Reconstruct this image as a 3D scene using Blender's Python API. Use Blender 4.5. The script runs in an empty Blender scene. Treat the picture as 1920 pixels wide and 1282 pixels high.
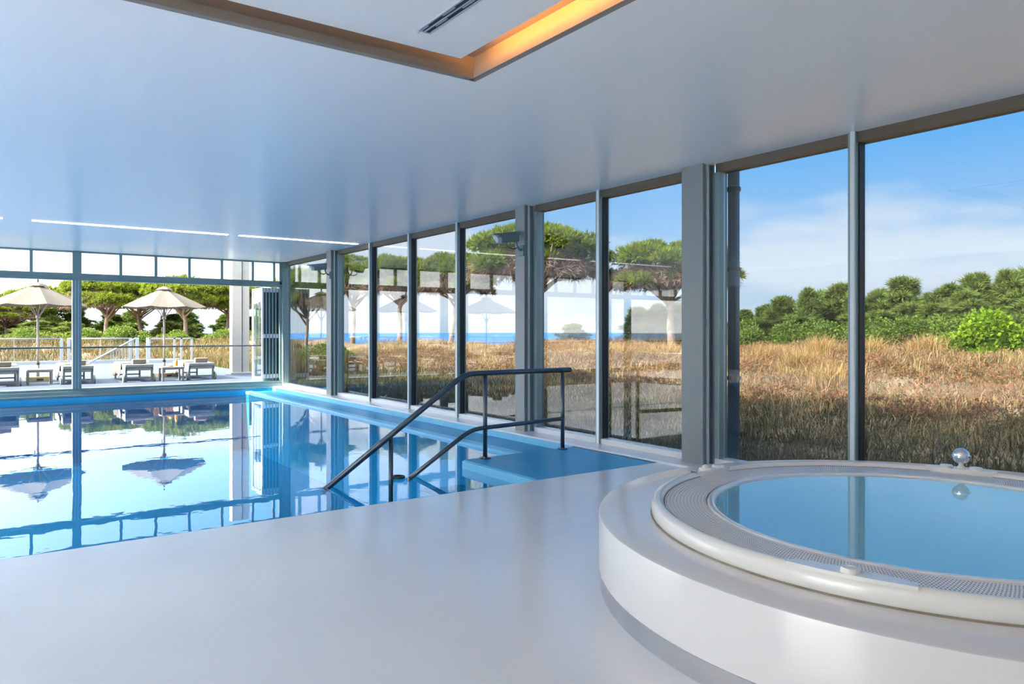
import bpy, bmesh, math, random
import numpy as np
from mathutils import Vector, Matrix

random.seed(7)
rng = np.random.default_rng(11)
S = bpy.context.scene
COL = S.collection
PI = math.pi

# ------------------------------------------------------------------ camera
cam = bpy.data.cameras.new('camera')
cam.sensor_width = 36.0
cam.lens = 1386.0 / 1920.0 * 36.0
cam.shift_y = -21.0 / 1920.0
cam.clip_start = 0.05
cam.clip_end = 6000
camo = bpy.data.objects.new('camera', cam)
COL.objects.link(camo)
camo.location = (0, 0, 1.4)
camo.rotation_euler = (math.radians(90), 0, math.radians(-35.5))
S.camera = camo

# ------------------------------------------------------------------ light
SUN_EL, SUN_AZ = math.radians(36), math.radians(9)       # sun stands over -X, a little towards +Y
SUN_DIR = Vector((-math.cos(SUN_EL) * math.cos(SUN_AZ), math.cos(SUN_EL) * math.sin(SUN_AZ), math.sin(SUN_EL)))
sl = bpy.data.lights.new('sun', 'SUN')
sl.energy = 8.0
sl.color = (1.0, 0.93, 0.82)
sl.angle = math.radians(0.6)
slo = bpy.data.objects.new('sun', sl)
COL.objects.link(slo)
slo.rotation_euler = SUN_DIR.to_track_quat('Z', 'Y').to_euler()
slo.location = (-30, 8, 25)

W = bpy.data.worlds.new('sky')
S.world = W
W.use_nodes = True
SKY_STRENGTH = 0.9


def build_sky():
    nt = W.node_tree
    nt.nodes.clear()
    N, L = nt.nodes.new, nt.links.new
    out = N('ShaderNodeOutputWorld')
    bg = N('ShaderNodeBackground')
    bg.inputs[1].default_value = SKY_STRENGTH
    tc = N('ShaderNodeTexCoord')
    sep = N('ShaderNodeSeparateXYZ')
    L(tc.outputs['Generated'], sep.inputs[0])
    # elevation gradient
    ramp = N('ShaderNodeValToRGB')
    e = ramp.color_ramp.elements
    e[0].position, e[0].color = 0.0, (0.50, 0.63, 0.75, 1)
    e[1].position, e[1].color = 1.0, (0.05, 0.16, 0.45, 1)
    for p, c in ((0.10, (0.36, 0.57, 0.82, 1)), (0.24, (0.115, 0.42, 0.86, 1)), (0.5, (0.07, 0.25, 0.64, 1))):
        k = e.new(p)
        k.color = c
    L(sep.outputs['Z'], ramp.inputs[0])
    # hazy brightness towards the sun
    dot = N('ShaderNodeVectorMath')
    dot.operation = 'DOT_PRODUCT'
    L(tc.outputs['Generated'], dot.inputs[0])
    dot.inputs[1].default_value = SUN_DIR
    mr = N('ShaderNodeMapRange')
    mr.inputs[1].default_value = -0.35
    mr.inputs[2].default_value = 1.0
    L(dot.outputs['Value'], mr.inputs[0])
    pw = N('ShaderNodeMath')
    pw.operation = 'POWER'
    pw.inputs[1].default_value = 2.9
    L(mr.outputs[0], pw.inputs[0])
    glow = N('ShaderNodeMix')
    glow.data_type = 'RGBA'
    L(pw.outputs[0], glow.inputs[0])
    L(ramp.outputs[0], glow.inputs[6])
    glow.inputs[7].default_value = (7.0, 6.9, 6.5, 1)
    # low bank of soft clouds
    mp = N('ShaderNodeMapping')
    mp.inputs['Scale'].default_value = (2.2, 2.2, 9.0)
    L(tc.outputs['Generated'], mp.inputs[0])
    nz = N('ShaderNodeTexNoise')
    nz.inputs['Scale'].default_value = 1.7
    nz.inputs['Detail'].default_value = 7
    nz.inputs['Roughness'].default_value = 0.55
    L(mp.outputs[0], nz.inputs[0])
    band = N('ShaderNodeValToRGB')
    b = band.color_ramp.elements
    b[0].position, b[0].color = 0.0, (0.30, 0.30, 0.30, 1)
    b[1].position, b[1].color = 0.40, (0, 0, 0, 1)
    for p, v in ((0.05, 0.42), (0.10, 0.50), (0.15, 0.30), (0.20, 0.10)):
        k = b.new(p)
        k.color = (v, v, v, 1)
    L(sep.outputs['Z'], band.inputs[0])
    add = N('ShaderNodeMath')
    add.operation = 'ADD'
    L(nz.outputs[0], add.inputs[0])
    L(band.outputs[0], add.inputs[1])
    cm = N('ShaderNodeMapRange')
    cm.interpolation_type = 'SMOOTHSTEP'
    cm.inputs[1].default_value = 0.72
    cm.inputs[2].default_value = 1.02
    cm.inputs[4].default_value = 0.8
    L(add.outputs[0], cm.inputs[0])
    mixc = N('ShaderNodeMix')
    mixc.data_type = 'RGBA'
    L(cm.outputs[0], mixc.inputs[0])
    L(glow.outputs[2], mixc.inputs[6])
    mixc.inputs[7].default_value = (0.74, 0.78, 0.85, 1)
    L(mixc.outputs[2], bg.inputs[0])
    L(bg.outputs[0], out.inputs[0])


build_sky()

vs = S.view_settings
S.display_settings.display_device = 'sRGB'
vs.view_transform = 'Standard'
vs.look = 'None'
vs.gamma = 1.0
vs.use_curve_mapping = False
vs.exposure = 1.78

S.cycles.max_bounces = 9
S.cycles.diffuse_bounces = 5
S.cycles.glossy_bounces = 4
S.cycles.transparent_max_bounces = 18
S.cycles.adaptive_threshold = 0.02
S.cycles.sample_clamp_indirect = 6.0


# ------------------------------------------------------------------ materials
def newmat(name):
    m = bpy.data.materials.new(name)
    m.use_nodes = True
    nt = m.node_tree
    nt.nodes.clear()
    return m, nt, nt.nodes.new, nt.links.new


def pmat(name, col, rough=0.5, metal=0.0, spec=0.5, col2=None, nscale=8.0, bump=0.0, bscale=None, rough2=None,
         detail=4.0, stretch=None, coat=0.0):
    m, nt, N, L = newmat(name)
    out = N('ShaderNodeOutputMaterial')
    p = N('ShaderNodeBsdfPrincipled')
    L(p.outputs[0], out.inputs[0])
    p.inputs['Base Color'].default_value = (*col, 1)
    p.inputs['Roughness'].default_value = rough
    p.inputs['Metallic'].default_value = metal
    p.inputs['Specular IOR Level'].default_value = spec
    p.inputs['Coat Weight'].default_value = coat
    if col2 or bump or rough2 is not None:
        tc = N('ShaderNodeTexCoord')
        src = tc.outputs['Object']
        if stretch:
            mp = N('ShaderNodeMapping')
            mp.inputs['Scale'].default_value = stretch
            L(src, mp.inputs[0])
            src = mp.outputs[0]
        nz = N('ShaderNodeTexNoise')
        nz.inputs['Scale'].default_value = nscale
        nz.inputs['Detail'].default_value = detail
        L(src, nz.inputs[0])
        rp = N('ShaderNodeMapRange')
        rp.inputs[1].default_value = 0.15
        rp.inputs[2].default_value = 0.85
        L(nz.outputs[0], rp.inputs[0])
        if col2:
            mx = N('ShaderNodeMix')
            mx.data_type = 'RGBA'
            mx.inputs[6].default_value = (*col, 1)
            mx.inputs[7].default_value = (*col2, 1)
            L(rp.outputs[0], mx.inputs[0])
            L(mx.outputs[2], p.inputs['Base Color'])
        if rough2 is not None:
            mr = N('ShaderNodeMapRange')
            mr.inputs[3].default_value = rough
            mr.inputs[4].default_value = rough2
            L(rp.outputs[0], mr.inputs[0])
            L(mr.outputs[0], p.inputs['Roughness'])
        if bump:
            n2 = N('ShaderNodeTexNoise')
            n2.inputs['Scale'].default_value = bscale or nscale * 4
            n2.inputs['Detail'].default_value = 3
            L(src, n2.inputs[0])
            bp = N('ShaderNodeBump')
            bp.inputs['Strength'].default_value = bump
            bp.inputs['Distance'].default_value = 0.02
            L(n2.outputs[0], bp.inputs['Height'])
            L(bp.outputs[0], p.inputs['Normal'])
    return m


def schlick(nt, r0, normal=None):
    """reflectance by angle, the same from either side of a pane"""
    N, L = nt.nodes.new, nt.links.new
    g = N('ShaderNodeNewGeometry')
    d = N('ShaderNodeVectorMath')
    d.operation = 'DOT_PRODUCT'
    L(g.outputs['Incoming'], d.inputs[0])
    L(normal if normal else g.outputs['Normal'], d.inputs[1])
    a = N('ShaderNodeMath')
    a.operation = 'ABSOLUTE'
    L(d.outputs['Value'], a.inputs[0])
    s = N('ShaderNodeMath')
    s.operation = 'SUBTRACT'
    s.use_clamp = True
    s.inputs[0].default_value = 1.0
    L(a.outputs[0], s.inputs[1])
    p = N('ShaderNodeMath')
    p.operation = 'POWER'
    p.inputs[1].default_value = 5.0
    L(s.outputs[0], p.inputs[0])
    m = N('ShaderNodeMath')
    m.operation = 'MULTIPLY_ADD'
    m.inputs[1].default_value = 1.0 - r0
    m.inputs[2].default_value = r0
    L(p.outputs[0], m.inputs[0])
    return m.outputs[0]


def glassmat(name, tint, r0, rough=0.0):
    m, nt, N, L = newmat(name)
    out = N('ShaderNodeOutputMaterial')
    t = N('ShaderNodeBsdfTransparent')
    t.inputs[0].default_value = (*tint, 1)
    g = N('ShaderNodeBsdfGlossy')
    g.inputs['Roughness'].default_value = rough
    g.inputs[0].default_value = (1, 1, 1, 1)
    mx = N('ShaderNodeMixShader')
    L(schlick(nt, r0), mx.inputs[0])
    L(t.outputs[0], mx.inputs[1])
    L(g.outputs[0], mx.inputs[2])
    L(mx.outputs[0], out.inputs[0])
    return m


def watermat(name, tint, r0=0.02, wave=0.05, scale=1.2, dist=0.02):
    m, nt, N, L = newmat(name)
    out = N('ShaderNodeOutputMaterial')
    tc = N('ShaderNodeTexCoord')
    nz = N('ShaderNodeTexNoise')
    nz.inputs['Scale'].default_value = scale
    nz.inputs['Detail'].default_value = 3
    L(tc.outputs['Object'], nz.inputs[0])
    bp = N('ShaderNodeBump')
    bp.inputs['Strength'].default_value = wave
    bp.inputs['Distance'].default_value = dist
    L(nz.outputs[0], bp.inputs['Height'])
    t = N('ShaderNodeBsdfTransparent')
    t.inputs[0].default_value = (*tint, 1)
    g = N('ShaderNodeBsdfGlossy')
    g.inputs['Roughness'].default_value = 0.0
    g.inputs[0].default_value = (1, 1, 1, 1)
    L(bp.outputs[0], g.inputs['Normal'])
    mx = N('ShaderNodeMixShader')
    L(schlick(nt, r0, bp.outputs[0]), mx.inputs[0])
    L(t.outputs[0], mx.inputs[1])
    L(g.outputs[0], mx.inputs[2])
    L(mx.outputs[0], out.inputs[0])
    return m


def leafmat(name, cols, trans=0.3, rough=0.6):
    """foliage: colour differs from leaf to leaf"""
    m, nt, N, L = newmat(name)
    out = N('ShaderNodeOutputMaterial')
    g = N('ShaderNodeNewGeometry')
    r = N('ShaderNodeValToRGB')
    e = r.color_ramp.elements
    e[0].color = (*cols[0], 1)
    e[1].color = (*cols[-1], 1)
    for i, c in enumerate(cols[1:-1]):
        k = e.new((i + 1) / (len(cols) - 1))
        k.color = (*c, 1)
    L(g.outputs['Random Per Island'], r.inputs[0])
    d = N('ShaderNodeBsdfDiffuse')
    t = N('ShaderNodeBsdfTranslucent')
    L(r.outputs[0], d.inputs[0])
    L(r.outputs[0], t.inputs[0])
    mx = N('ShaderNodeMixShader')
    mx.inputs[0].default_value = trans
    L(d.outputs[0], mx.inputs[1])
    L(t.outputs[0], mx.inputs[2])
    L(mx.outputs[0], out.inputs[0])
    return m


def emitmat(name, col, strength):
    m, nt, N, L = newmat(name)
    out = N('ShaderNodeOutputMaterial')
    e = N('ShaderNodeEmission')
    e.inputs[0].default_value = (*col, 1)
    e.inputs[1].default_value = strength
    L(e.outputs[0], out.inputs[0])
    return m


M = {}
M['floor'] = pmat('resin_floor', (0.80, 0.79, 0.81), 0.15, spec=0.75, col2=(0.85, 0.84, 0.855), nscale=1.3,
                  bump=0.05, bscale=7, rough2=0.21, detail=3)
M['ceiling'] = pmat('ceiling_paint', (0.91, 0.91, 0.91), 0.30, spec=0.6, col2=(0.92, 0.92, 0.92), nscale=2.0,
                    bump=0.03, bscale=60)
M['wall'] = pmat('wall_paint', (0.88, 0.88, 0.88), 0.6, col2=(0.90, 0.90, 0.89), nscale=3)
M['wall_dark'] = pmat('taupe_wall_paint', (0.17, 0.15, 0.13), 0.6, col2=(0.19, 0.17, 0.15), nscale=2)
M['frame'] = pmat('grey_aluminium', (0.24, 0.325, 0.32), 0.35, metal=0.25, spec=0.5, col2=(0.215, 0.30, 0.30), nscale=5)
M['frame_dark'] = pmat('dark_gasket', (0.015, 0.018, 0.02), 0.5)
M['frame_light'] = pmat('pale_aluminium', (0.62, 0.66, 0.70), 0.35, metal=0.2)
M['column'] = pmat('column_paint', (0.22, 0.24, 0.245), 0.35, spec=0.5, col2=(0.24, 0.26, 0.265), nscale=40, bump=0.08, bscale=150)
M['lintel'] = pmat('brown_lintel', (0.10, 0.078, 0.055), 0.5, col2=(0.13, 0.10, 0.07), nscale=2)
M['sill'] = pmat('white_sill', (0.74, 0.74, 0.77), 0.25, spec=0.6, col2=(0.68, 0.69, 0.72), nscale=4)
M['glass'] = glassmat('tinted_window_glass', (0.585, 0.60, 0.605), 0.042)
M['glass_clear'] = glassmat('clear_glass', (0.95, 0.965, 0.96), 0.03)
M['pool'] = pmat('blue_pool_paint', (0.012, 0.30, 0.54), 0.35, spec=0.5, col2=(0.025, 0.36, 0.62), nscale=2.5, detail=6, rough2=0.5)
M['pool_edge'] = pmat('pale_blue_pool_edge', (0.14, 0.52, 0.78), 0.4, col2=(0.22, 0.60, 0.84), nscale=7, detail=6)
M['water'] = watermat('pool_water', (0.26, 0.74, 0.86), 0.02, 0.06, 2.2, 0.02)
M['tubwater'] = watermat('tub_water', (0.78, 0.94, 0.99), 0.06, 0.02, 2.5, 0.01)
M['acrylic'] = pmat('white_acrylic', (0.80, 0.79, 0.76), 0.16, spec=0.6, coat=0.3)
M['seal'] = pmat('brown_sealant', (0.16, 0.12, 0.08), 0.6, col2=(0.40, 0.34, 0.26), nscale=9)
M['grate'] = pmat('white_grating_plastic', (0.80, 0.79, 0.76), 0.4)
M['gutter_dark'] = pmat('dark_gutter', (0.16, 0.155, 0.15), 0.6)
M['tub_inside'] = pmat('pale_blue_acrylic', (0.58, 0.86, 0.97), 0.3, col2=(0.62, 0.88, 0.97), nscale=2)
M['plinth'] = pmat('plinth_resin', (0.74, 0.73, 0.735), 0.16, spec=0.65, rough2=0.22, nscale=.7, detail=1)
M['skirt'] = pmat('brushed_steel_skirting', (0.62, 0.62, 0.64), 0.28, metal=0.9, col2=(0.5, 0.5, 0.52), nscale=3, rough2=0.42, stretch=(1, 1, 0.2))
M['rail'] = pmat('dark_steel_rail', (0.10, 0.12, 0.14), 0.30, metal=0.7, spec=0.5)
M['chrome'] = pmat('chrome', (0.85, 0.86, 0.88), 0.06, metal=1.0)
M['cctv'] = pmat('cctv_grey', (0.13, 0.20, 0.23), 0.35, metal=0.2)
M['cctv_window'] = pmat('cctv_front_glass', (0.42, 0.52, 0.56), 0.15, spec=0.7)
M['cable'] = pmat('dark_cable', (0.06, 0.07, 0.08), 0.5)
M['coffer'] = pmat('coffer_paint', (0.27, 0.23, 0.20), 0.6, col2=(0.29, 0.25, 0.215), nscale=3)
M['led'] = emitmat('warm_led', (1.0, 0.40, 0.07), 34.0)
M['led_dim'] = emitmat('dim_warm_led', (1.0, 0.55, 0.3), 0.5)  # added weak glow in place of daylight inside the recess
M['white_led'] = emitmat('white_led', (1.0, 0.99, 0.96), 2.2)  # glow of the reflected sunlight streaks on the ceiling
M['vent'] = pmat('vent_frame', (0.55, 0.57, 0.62), 0.4, metal=0.3)
M['vent_dark'] = pmat('vent_slot', (0.02, 0.02, 0.03), 0.6)
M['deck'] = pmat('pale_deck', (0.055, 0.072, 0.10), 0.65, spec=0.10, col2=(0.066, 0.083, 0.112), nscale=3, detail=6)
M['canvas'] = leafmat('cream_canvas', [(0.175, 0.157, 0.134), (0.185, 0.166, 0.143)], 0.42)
M['canvas_grey'] = pmat('grey_canvas', (0.36, 0.33, 0.30), 0.8, col2=(0.42, 0.38, 0.34), nscale=30)
M['pole'] = pmat('champagne_aluminium', (0.34, 0.31, 0.28), 0.4, metal=0.3)
M['black'] = pmat('black_plastic', (0.02, 0.02, 0.022), 0.45)
M['lounger'] = pmat('taupe_lounger_frame', (0.19, 0.19, 0.18), 0.5, col2=(0.22, 0.22, 0.20), nscale=12)
M['mattress'] = pmat('grey_mattress', (0.20, 0.21, 0.22), 0.8, col2=(0.23, 0.24, 0.24), nscale=40)
M['towel'] = pmat('cream_towel', (0.30, 0.26, 0.205), 0.9, col2=(0.32, 0.28, 0.225), nscale=60, bump=0.3, bscale=300)
M['pillow'] = pmat('brown_pillow', (0.14, 0.115, 0.095), 0.85, col2=(0.16, 0.135, 0.11), nscale=50)
M['table'] = pmat('cream_table', (0.34, 0.315, 0.27), 0.5, col2=(0.36, 0.335, 0.29), nscale=10)
M['basewood'] = pmat('tan_parasol_base', (0.28, 0.22, 0.13), 0.6)
M['juice'] = pmat('orange_bottle', (0.55, 0.16, 0.01), 0.2, spec=0.6)
M['food'] = pmat('brown_pastry', (0.40, 0.17, 0.07), 0.6, col2=(0.6, 0.35, 0.15), nscale=60)
M['plate'] = pmat('terracotta_plate', (0.45, 0.20, 0.12), 0.4)
M['white_metal'] = pmat('white_painted_metal', (0.26, 0.285, 0.30), 0.4, spec=0.5)
M['stone_column'] = pmat('cream_column', (0.33, 0.315, 0.275), 0.6, col2=(0.35, 0.335, 0.295), nscale=6)
M['paving'] = pmat('pale_paving', (0.72, 0.71, 0.69), 0.7, col2=(0.76, 0.75, 0.73), nscale=2)  # for the unseen paving added to bounce daylight into the room
M['sand'] = pmat('sand', (0.30, 0.22, 0.145), 0.95, spec=0.1, col2=(0.19, 0.14, 0.09), nscale=1.3, detail=8, bump=0.6, bscale=9)
M['sea'] = pmat('sea', (0.02, 0.10, 0.26), 0.5, spec=0.15, col2=(0.03, 0.13, 0.30), nscale=0.02)
M['bark'] = pmat('pine_bark', (0.17, 0.12, 0.09), 0.9, col2=(0.27, 0.20, 0.15), nscale=6, bump=0.8, bscale=14)
M['pine_needles'] = leafmat('pine_needles', [(0.06, 0.095, 0.012), (0.15, 0.20, 0.02), (0.23, 0.27, 0.035), (0.09, 0.12, 0.022)], 0.3)
M['pine_dark'] = leafmat('bushy_pine_needles', [(0.035, 0.06, 0.018), (0.11, 0.155, 0.036), (0.21, 0.255, 0.06), (0.06, 0.09, 0.028)], 0.2)
M['shrub'] = leafmat('shrub_leaves', [(0.05, 0.085, 0.018), (0.10, 0.155, 0.028), (0.16, 0.205, 0.045)], 0.3)
M['shrub_bright'] = leafmat('bright_shrub_leaves', [(0.07, 0.14, 0.01), (0.16, 0.27, 0.015), (0.25, 0.36, 0.035)], 0.35)
M['twig'] = leafmat('dry_twigs', [(0.16, 0.11, 0.08), (0.26, 0.19, 0.14)], 0.1)
M['straw'] = leafmat('dry_grass', [(0.36, 0.25, 0.12), (0.48, 0.37, 0.21), (0.30, 0.16, 0.07), (0.20, 0.19, 0.07), (0.42, 0.31, 0.16)], 0.3)
M['scrub'] = leafmat('olive_scrub_grass', [(0.15, 0.115, 0.055), (0.19, 0.15, 0.085), (0.08, 0.09, 0.03), (0.13, 0.07, 0.03), (0.06, 0.07, 0.025)], 0.25)
M['wiry'] = leafmat('wiry_grass', [(0.05, 0.06, 0.025), (0.09, 0.09, 0.04), (0.14, 0.11, 0.06)], 0.2)
M['tussock'] = leafmat('tussock_grass', [(0.44, 0.28, 0.11), (0.54, 0.40, 0.20), (0.36, 0.19, 0.07), (0.26, 0.23, 0.08)], 0.3)
M['heath'] = leafmat('dry_heath', [(0.24, 0.11, 0.055), (0.34, 0.17, 0.085), (0.20, 0.14, 0.08), (0.17, 0.17, 0.09)], 0.2)


# ------------------------------------------------------------------ object helpers
def org(parent):
    v = Vector((0, 0, 0))
    while parent is not None:
        v += parent.location
        parent = parent.parent
    return v


def tag(o, label=None, cat=None, group=None, kind=None):
    if label:
        o['label'] = label
    if cat:
        o['category'] = cat
    if group:
        o['group'] = group
    if kind:
        o['kind'] = kind
    return o


def empty(name, loc=(0, 0, 0), label=None, cat=None, group=None, kind=None):
    o = bpy.data.objects.new(name, None)
    o.empty_display_size = 0.2
    o.location = loc
    COL.objects.link(o)
    return tag(o, label, cat, group, kind)


def link(name, me, mat, parent=None):
    o = bpy.data.objects.new(name, me)
    if mat is not None and not me.materials:
        me.materials.append(mat)
    COL.objects.link(o)
    o.parent = parent
    return o


def mesh_obj(name, verts, faces, mat, parent=None, smooth=False):
    """verts are world coordinates; the parent's place is taken off"""
    off = np.array(org(parent))
    v = np.asarray(verts, dtype=float) - off
    me = bpy.data.meshes.new(name)
    me.from_pydata(v.tolist(), [], [tuple(f) for f in faces])
    me.update()
    if smooth:
        me.polygons.foreach_set('use_smooth', [True] * len(me.polygons))
    return link(name, me, mat, parent)


def bm_obj(name, bm, mat, parent=None, smooth=False):
    off = org(parent)
    bmesh.ops.translate(bm, verts=bm.verts, vec=-off)
    me = bpy.data.meshes.new(name)
    bm.to_mesh(me)
    bm.free()
    if smooth:
        me.polygons.foreach_set('use_smooth', [True] * len(me.polygons))
    return link(name, me, mat, parent)


def bm_box(bm, x0, x1, y0, y1, z0, z1):
    vs_ = [bm.verts.new(p) for p in ((x0, y0, z0), (x1, y0, z0), (x1, y1, z0), (x0, y1, z0),
                                     (x0, y0, z1), (x1, y0, z1), (x1, y1, z1), (x0, y1, z1))]
    for f in ((0, 3, 2, 1), (4, 5, 6, 7), (0, 1, 5, 4), (1, 2, 6, 5), (2, 3, 7, 6), (3, 0, 4, 7)):
        bm.faces.new([vs_[i] for i in f])
    return vs_


def box(name, b, mat, parent=None, bevel=0.0, seg=2):
    bm = bmesh.new()
    bm_box(bm, *b)
    if bevel:
        bmesh.ops.bevel(bm, geom=bm.edges[:], offset=bevel, segments=seg, profile=0.6, affect='EDGES')
    return bm_obj(name, bm, mat, parent)


def boxes(name, bs, mat, parent=None, bevel=0.0):
    bm = bmesh.new()
    for b in bs:
        bm_box(bm, *b)
    if bevel:
        bmesh.ops.bevel(bm, geom=bm.edges[:], offset=bevel, segments=1, affect='EDGES')
    return bm_obj(name, bm, mat, parent)


def tube_geo(pts, rad, n=10, cap=True):
    """swept tube along a polyline; rad one number or one for each point"""
    pts = [Vector(p) for p in pts]
    if not hasattr(rad, '__len__'):
        rad = [rad] * len(pts)
    V, F = [], []
    ref = None
    for i, p in enumerate(pts):
        a = pts[max(i - 1, 0)]
        b = pts[min(i + 1, len(pts) - 1)]
        t = (b - a).normalized()
        if ref is None:
            ref = Vector((0, 0, 1)) if abs(t.z) < 0.9 else Vector((1, 0, 0))
        s = t.cross(ref).normalized()
        u = s.cross(t).normalized()
        ref = u
        for k in range(n):
            an = 2 * PI * k / n
            V.append(p + (s * math.cos(an) + u * math.sin(an)) * rad[i])
    for i in range(len(pts) - 1):
        for k in range(n):
            F.append((i * n + k, i * n + (k + 1) % n, (i + 1) * n + (k + 1) % n, (i + 1) * n + k))
    if cap:
        F.append(tuple(range(n - 1, -1, -1)))
        F.append(tuple((len(pts) - 1) * n + k for k in range(n)))
    return V, F


def tube(name, pts, rad, mat, parent=None, n=10):
    V, F = tube_geo(pts, rad, n)
    return mesh_obj(name, V, F, mat, parent, smooth=True)


def round_corner(p, q, r, rad, steps=6):
    """points of a bend at q between p and r"""
    p, q, r = Vector(p), Vector(q), Vector(r)
    a = q + (p - q).normalized() * rad
    b = q + (r - q).normalized() * rad
    return [(a * (1 - t) ** 2 + q * 2 * t * (1 - t) + b * t * t) for t in [i / steps for i in range(steps + 1)]]


def lathe(name, c, prof, mat, parent=None, n=96, smooth=True, a0=0.0, a1=2 * PI):
    """prof: (r, z) list turned round the axis through c"""
    V, F = [], []
    full = abs(a1 - a0 - 2 * PI) < 1e-6
    m = n if full else n + 1
    for r, z in prof:
        for k in range(m):
            an = a0 + (a1 - a0) * k / n
            V.append((c[0] + r * math.cos(an), c[1] + r * math.sin(an), c[2] + z))
    for i in range(len(prof) - 1):
        for k in range(n):
            k2 = (k + 1) % m
            F.append((i * m + k, i * m + k2, (i + 1) * m + k2, (i + 1) * m + k))
    o = mesh_obj(name, V, F, mat, parent, smooth=smooth)
    if smooth:
        md = o.modifiers.new('edge', 'EDGE_SPLIT')
        md.split_angle = math.radians(40)
    return o


def copy_tree(o, parent=None):
    c = o.copy()
    COL.objects.link(c)
    c.parent = parent
    for ch in list(o.children):
        copy_tree(ch, c)
    return c


# ------------------------------------------------------------------ dimensions
XG, XI = 6.2, 6.10          # glass plane and inner face of the window frames on the right
YF = 18.4                   # inner face of the far wall
ZC = 3.12                   # ceiling
XL, YB = -9.5, -6.0         # left and back walls
PX0, PX1, PY0 = -4.1, 5.82, 5.5   # pool
ZW = -0.10                  # water level

# ------------------------------------------------------------------ setting: floor, ceiling, walls
boxes('floor', [(XL - .2, XG + .1, YB - .2, PY0, -1.8, 0.0),
                (PX1, XG + .1, PY0, YF + .4, -1.8, 0.0),
                (XL - .2, PX0, PY0, YF + .4, -1.8, 0.0)], M['floor'])
tag(bpy.data.objects['floor'], 'glossy pale lavender resin floor beside the pool', kind='structure')

CX0, CX1, CY0, CY1 = -2.6, 2.73, -0.6, 4.28      # opening of the ceiling recess
hx0, hx1, hy0, hy1 = CX0 - .03, CX1 + .03, CY0 - .03, CY1 + .03
KX0, KX1, KY0, KY1 = -9.3, -5.9, 5.8, 18.0       # unseen rooflight added to brighten the room, above the left side of the pool
ceil = boxes('ceiling', [(XL - .2, KX0, YB - .2, YF + .25, ZC, ZC + .3),
                         (KX1, hx0, YB - .2, YF + .25, ZC, ZC + .3),
                         (KX0, KX1, YB - .2, KY0, ZC, ZC + .3),
                         (KX0, KX1, KY1, YF + .25, ZC, ZC + .3),
                         (hx1, XG + .02, YB - .2, YF + .25, ZC, ZC + .3),
                         (hx0, hx1, YB - .2, hy0, ZC, ZC + .3),
                         (hx0, hx1, hy1, YF + .25, ZC, ZC + .3)], M['ceiling'])
tag(ceil, 'smooth white ceiling with a lit recess', kind='structure')
rx0, rx1, ry0, ry1 = XL - .4, XG + .55, YB - .4, YF + .45
roof = boxes('ceiling_roof', [(rx0, KX0, ry0, ry1, ZC + .32, ZC + .75), (KX1, rx1, ry0, ry1, ZC + .32, ZC + .75),
                              (KX0, KX1, ry0, KY0, ZC + .32, ZC + .75), (KX0, KX1, KY1, ry1, ZC + .32, ZC + .75)], M['wall'])
tag(roof, 'flat roof slab above the ceiling', kind='structure')
sk = empty('window_6', ((KX0 + KX1) / 2, (KY0 + KY1) / 2, ZC + .6), 'long rooflight above the left side of the pool', kind='structure')
ky = [KY0 + (KY1 - KY0) * k / 4 for k in range(5)]
for y in ky[1:-1]:
    box('glazing_bar', (KX0, KX1, y - .03, y + .03, ZC + .6, ZC + .7), M['wall'], sk)
for a, b in zip(ky[:-1], ky[1:]):
    box('pane', (KX0, KX1, a + .03, b - .03, ZC + .69, ZC + .70), M['glass_clear'], sk)  # panes of the added rooflight

ds = box('trim_7', (KX1 + .02, KX1 + .14, KY0 - .3, YF, ZC - .38, ZC), M['ceiling'], None, .006)  # added beam, keeps the rooflight out of the pane reflections
tag(ds, 'downstand beam beside the rooflight', kind='structure')

# recess: lip, upper wall, top, floating panel
rec = empty('trim_1', (2.73, 4.28, ZC), 'recessed ceiling coffer glowing orange along one side', kind='structure')
t_ = 0.03
boxes('lip', [(CX0, CX1, CY1 - .020, CY1 + .031, ZC + .0005, ZC + .058), (CX1 - .020, CX1 + .031, CY0, CY1 + .031, ZC + .0005, ZC + .058),
              (CX0 - .031, CX0 + .020, CY0, CY1, ZC + .0005, ZC + .058), (CX0, CX1, CY0 - .031, CY0 + .020, ZC + .0005, ZC + .058)],
      M['coffer'], rec)
boxes('recess_wall', [(CX0, CX1, CY1, CY1 + .05, ZC + .05, ZC + .3), (CX1, CX1 + .05, CY0, CY1 + .05, ZC + .05, ZC + .3),
                      (CX0 - .05, CX0, CY0, CY1, ZC + .05, ZC + .3), (CX0, CX1, CY0 - .05, CY0, ZC + .05, ZC + .3)],
      M['coffer'], rec)
box('recess_top', (CX0, CX1, CY0, CY1, ZC + .155, ZC + .2), M['coffer'], rec)
PZ = ZC + .07
box('floating_panel', (CX0 + .18, 2.55, CY0 + .12, 4.155, PZ, PZ + .03), M['ceiling'], rec)
boxes('led_strip', [(2.49, 2.52, CY0 + .3, 4.0, PZ + .032, PZ + .05)], M['led'], rec)
boxes('led_strip', [(CX0 + .3, 2.5, 4.08, 4.11, PZ + .032, PZ + .05)], M['led_dim'], rec)  # added dim strip, stands in for daylight on this recess wall

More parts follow.
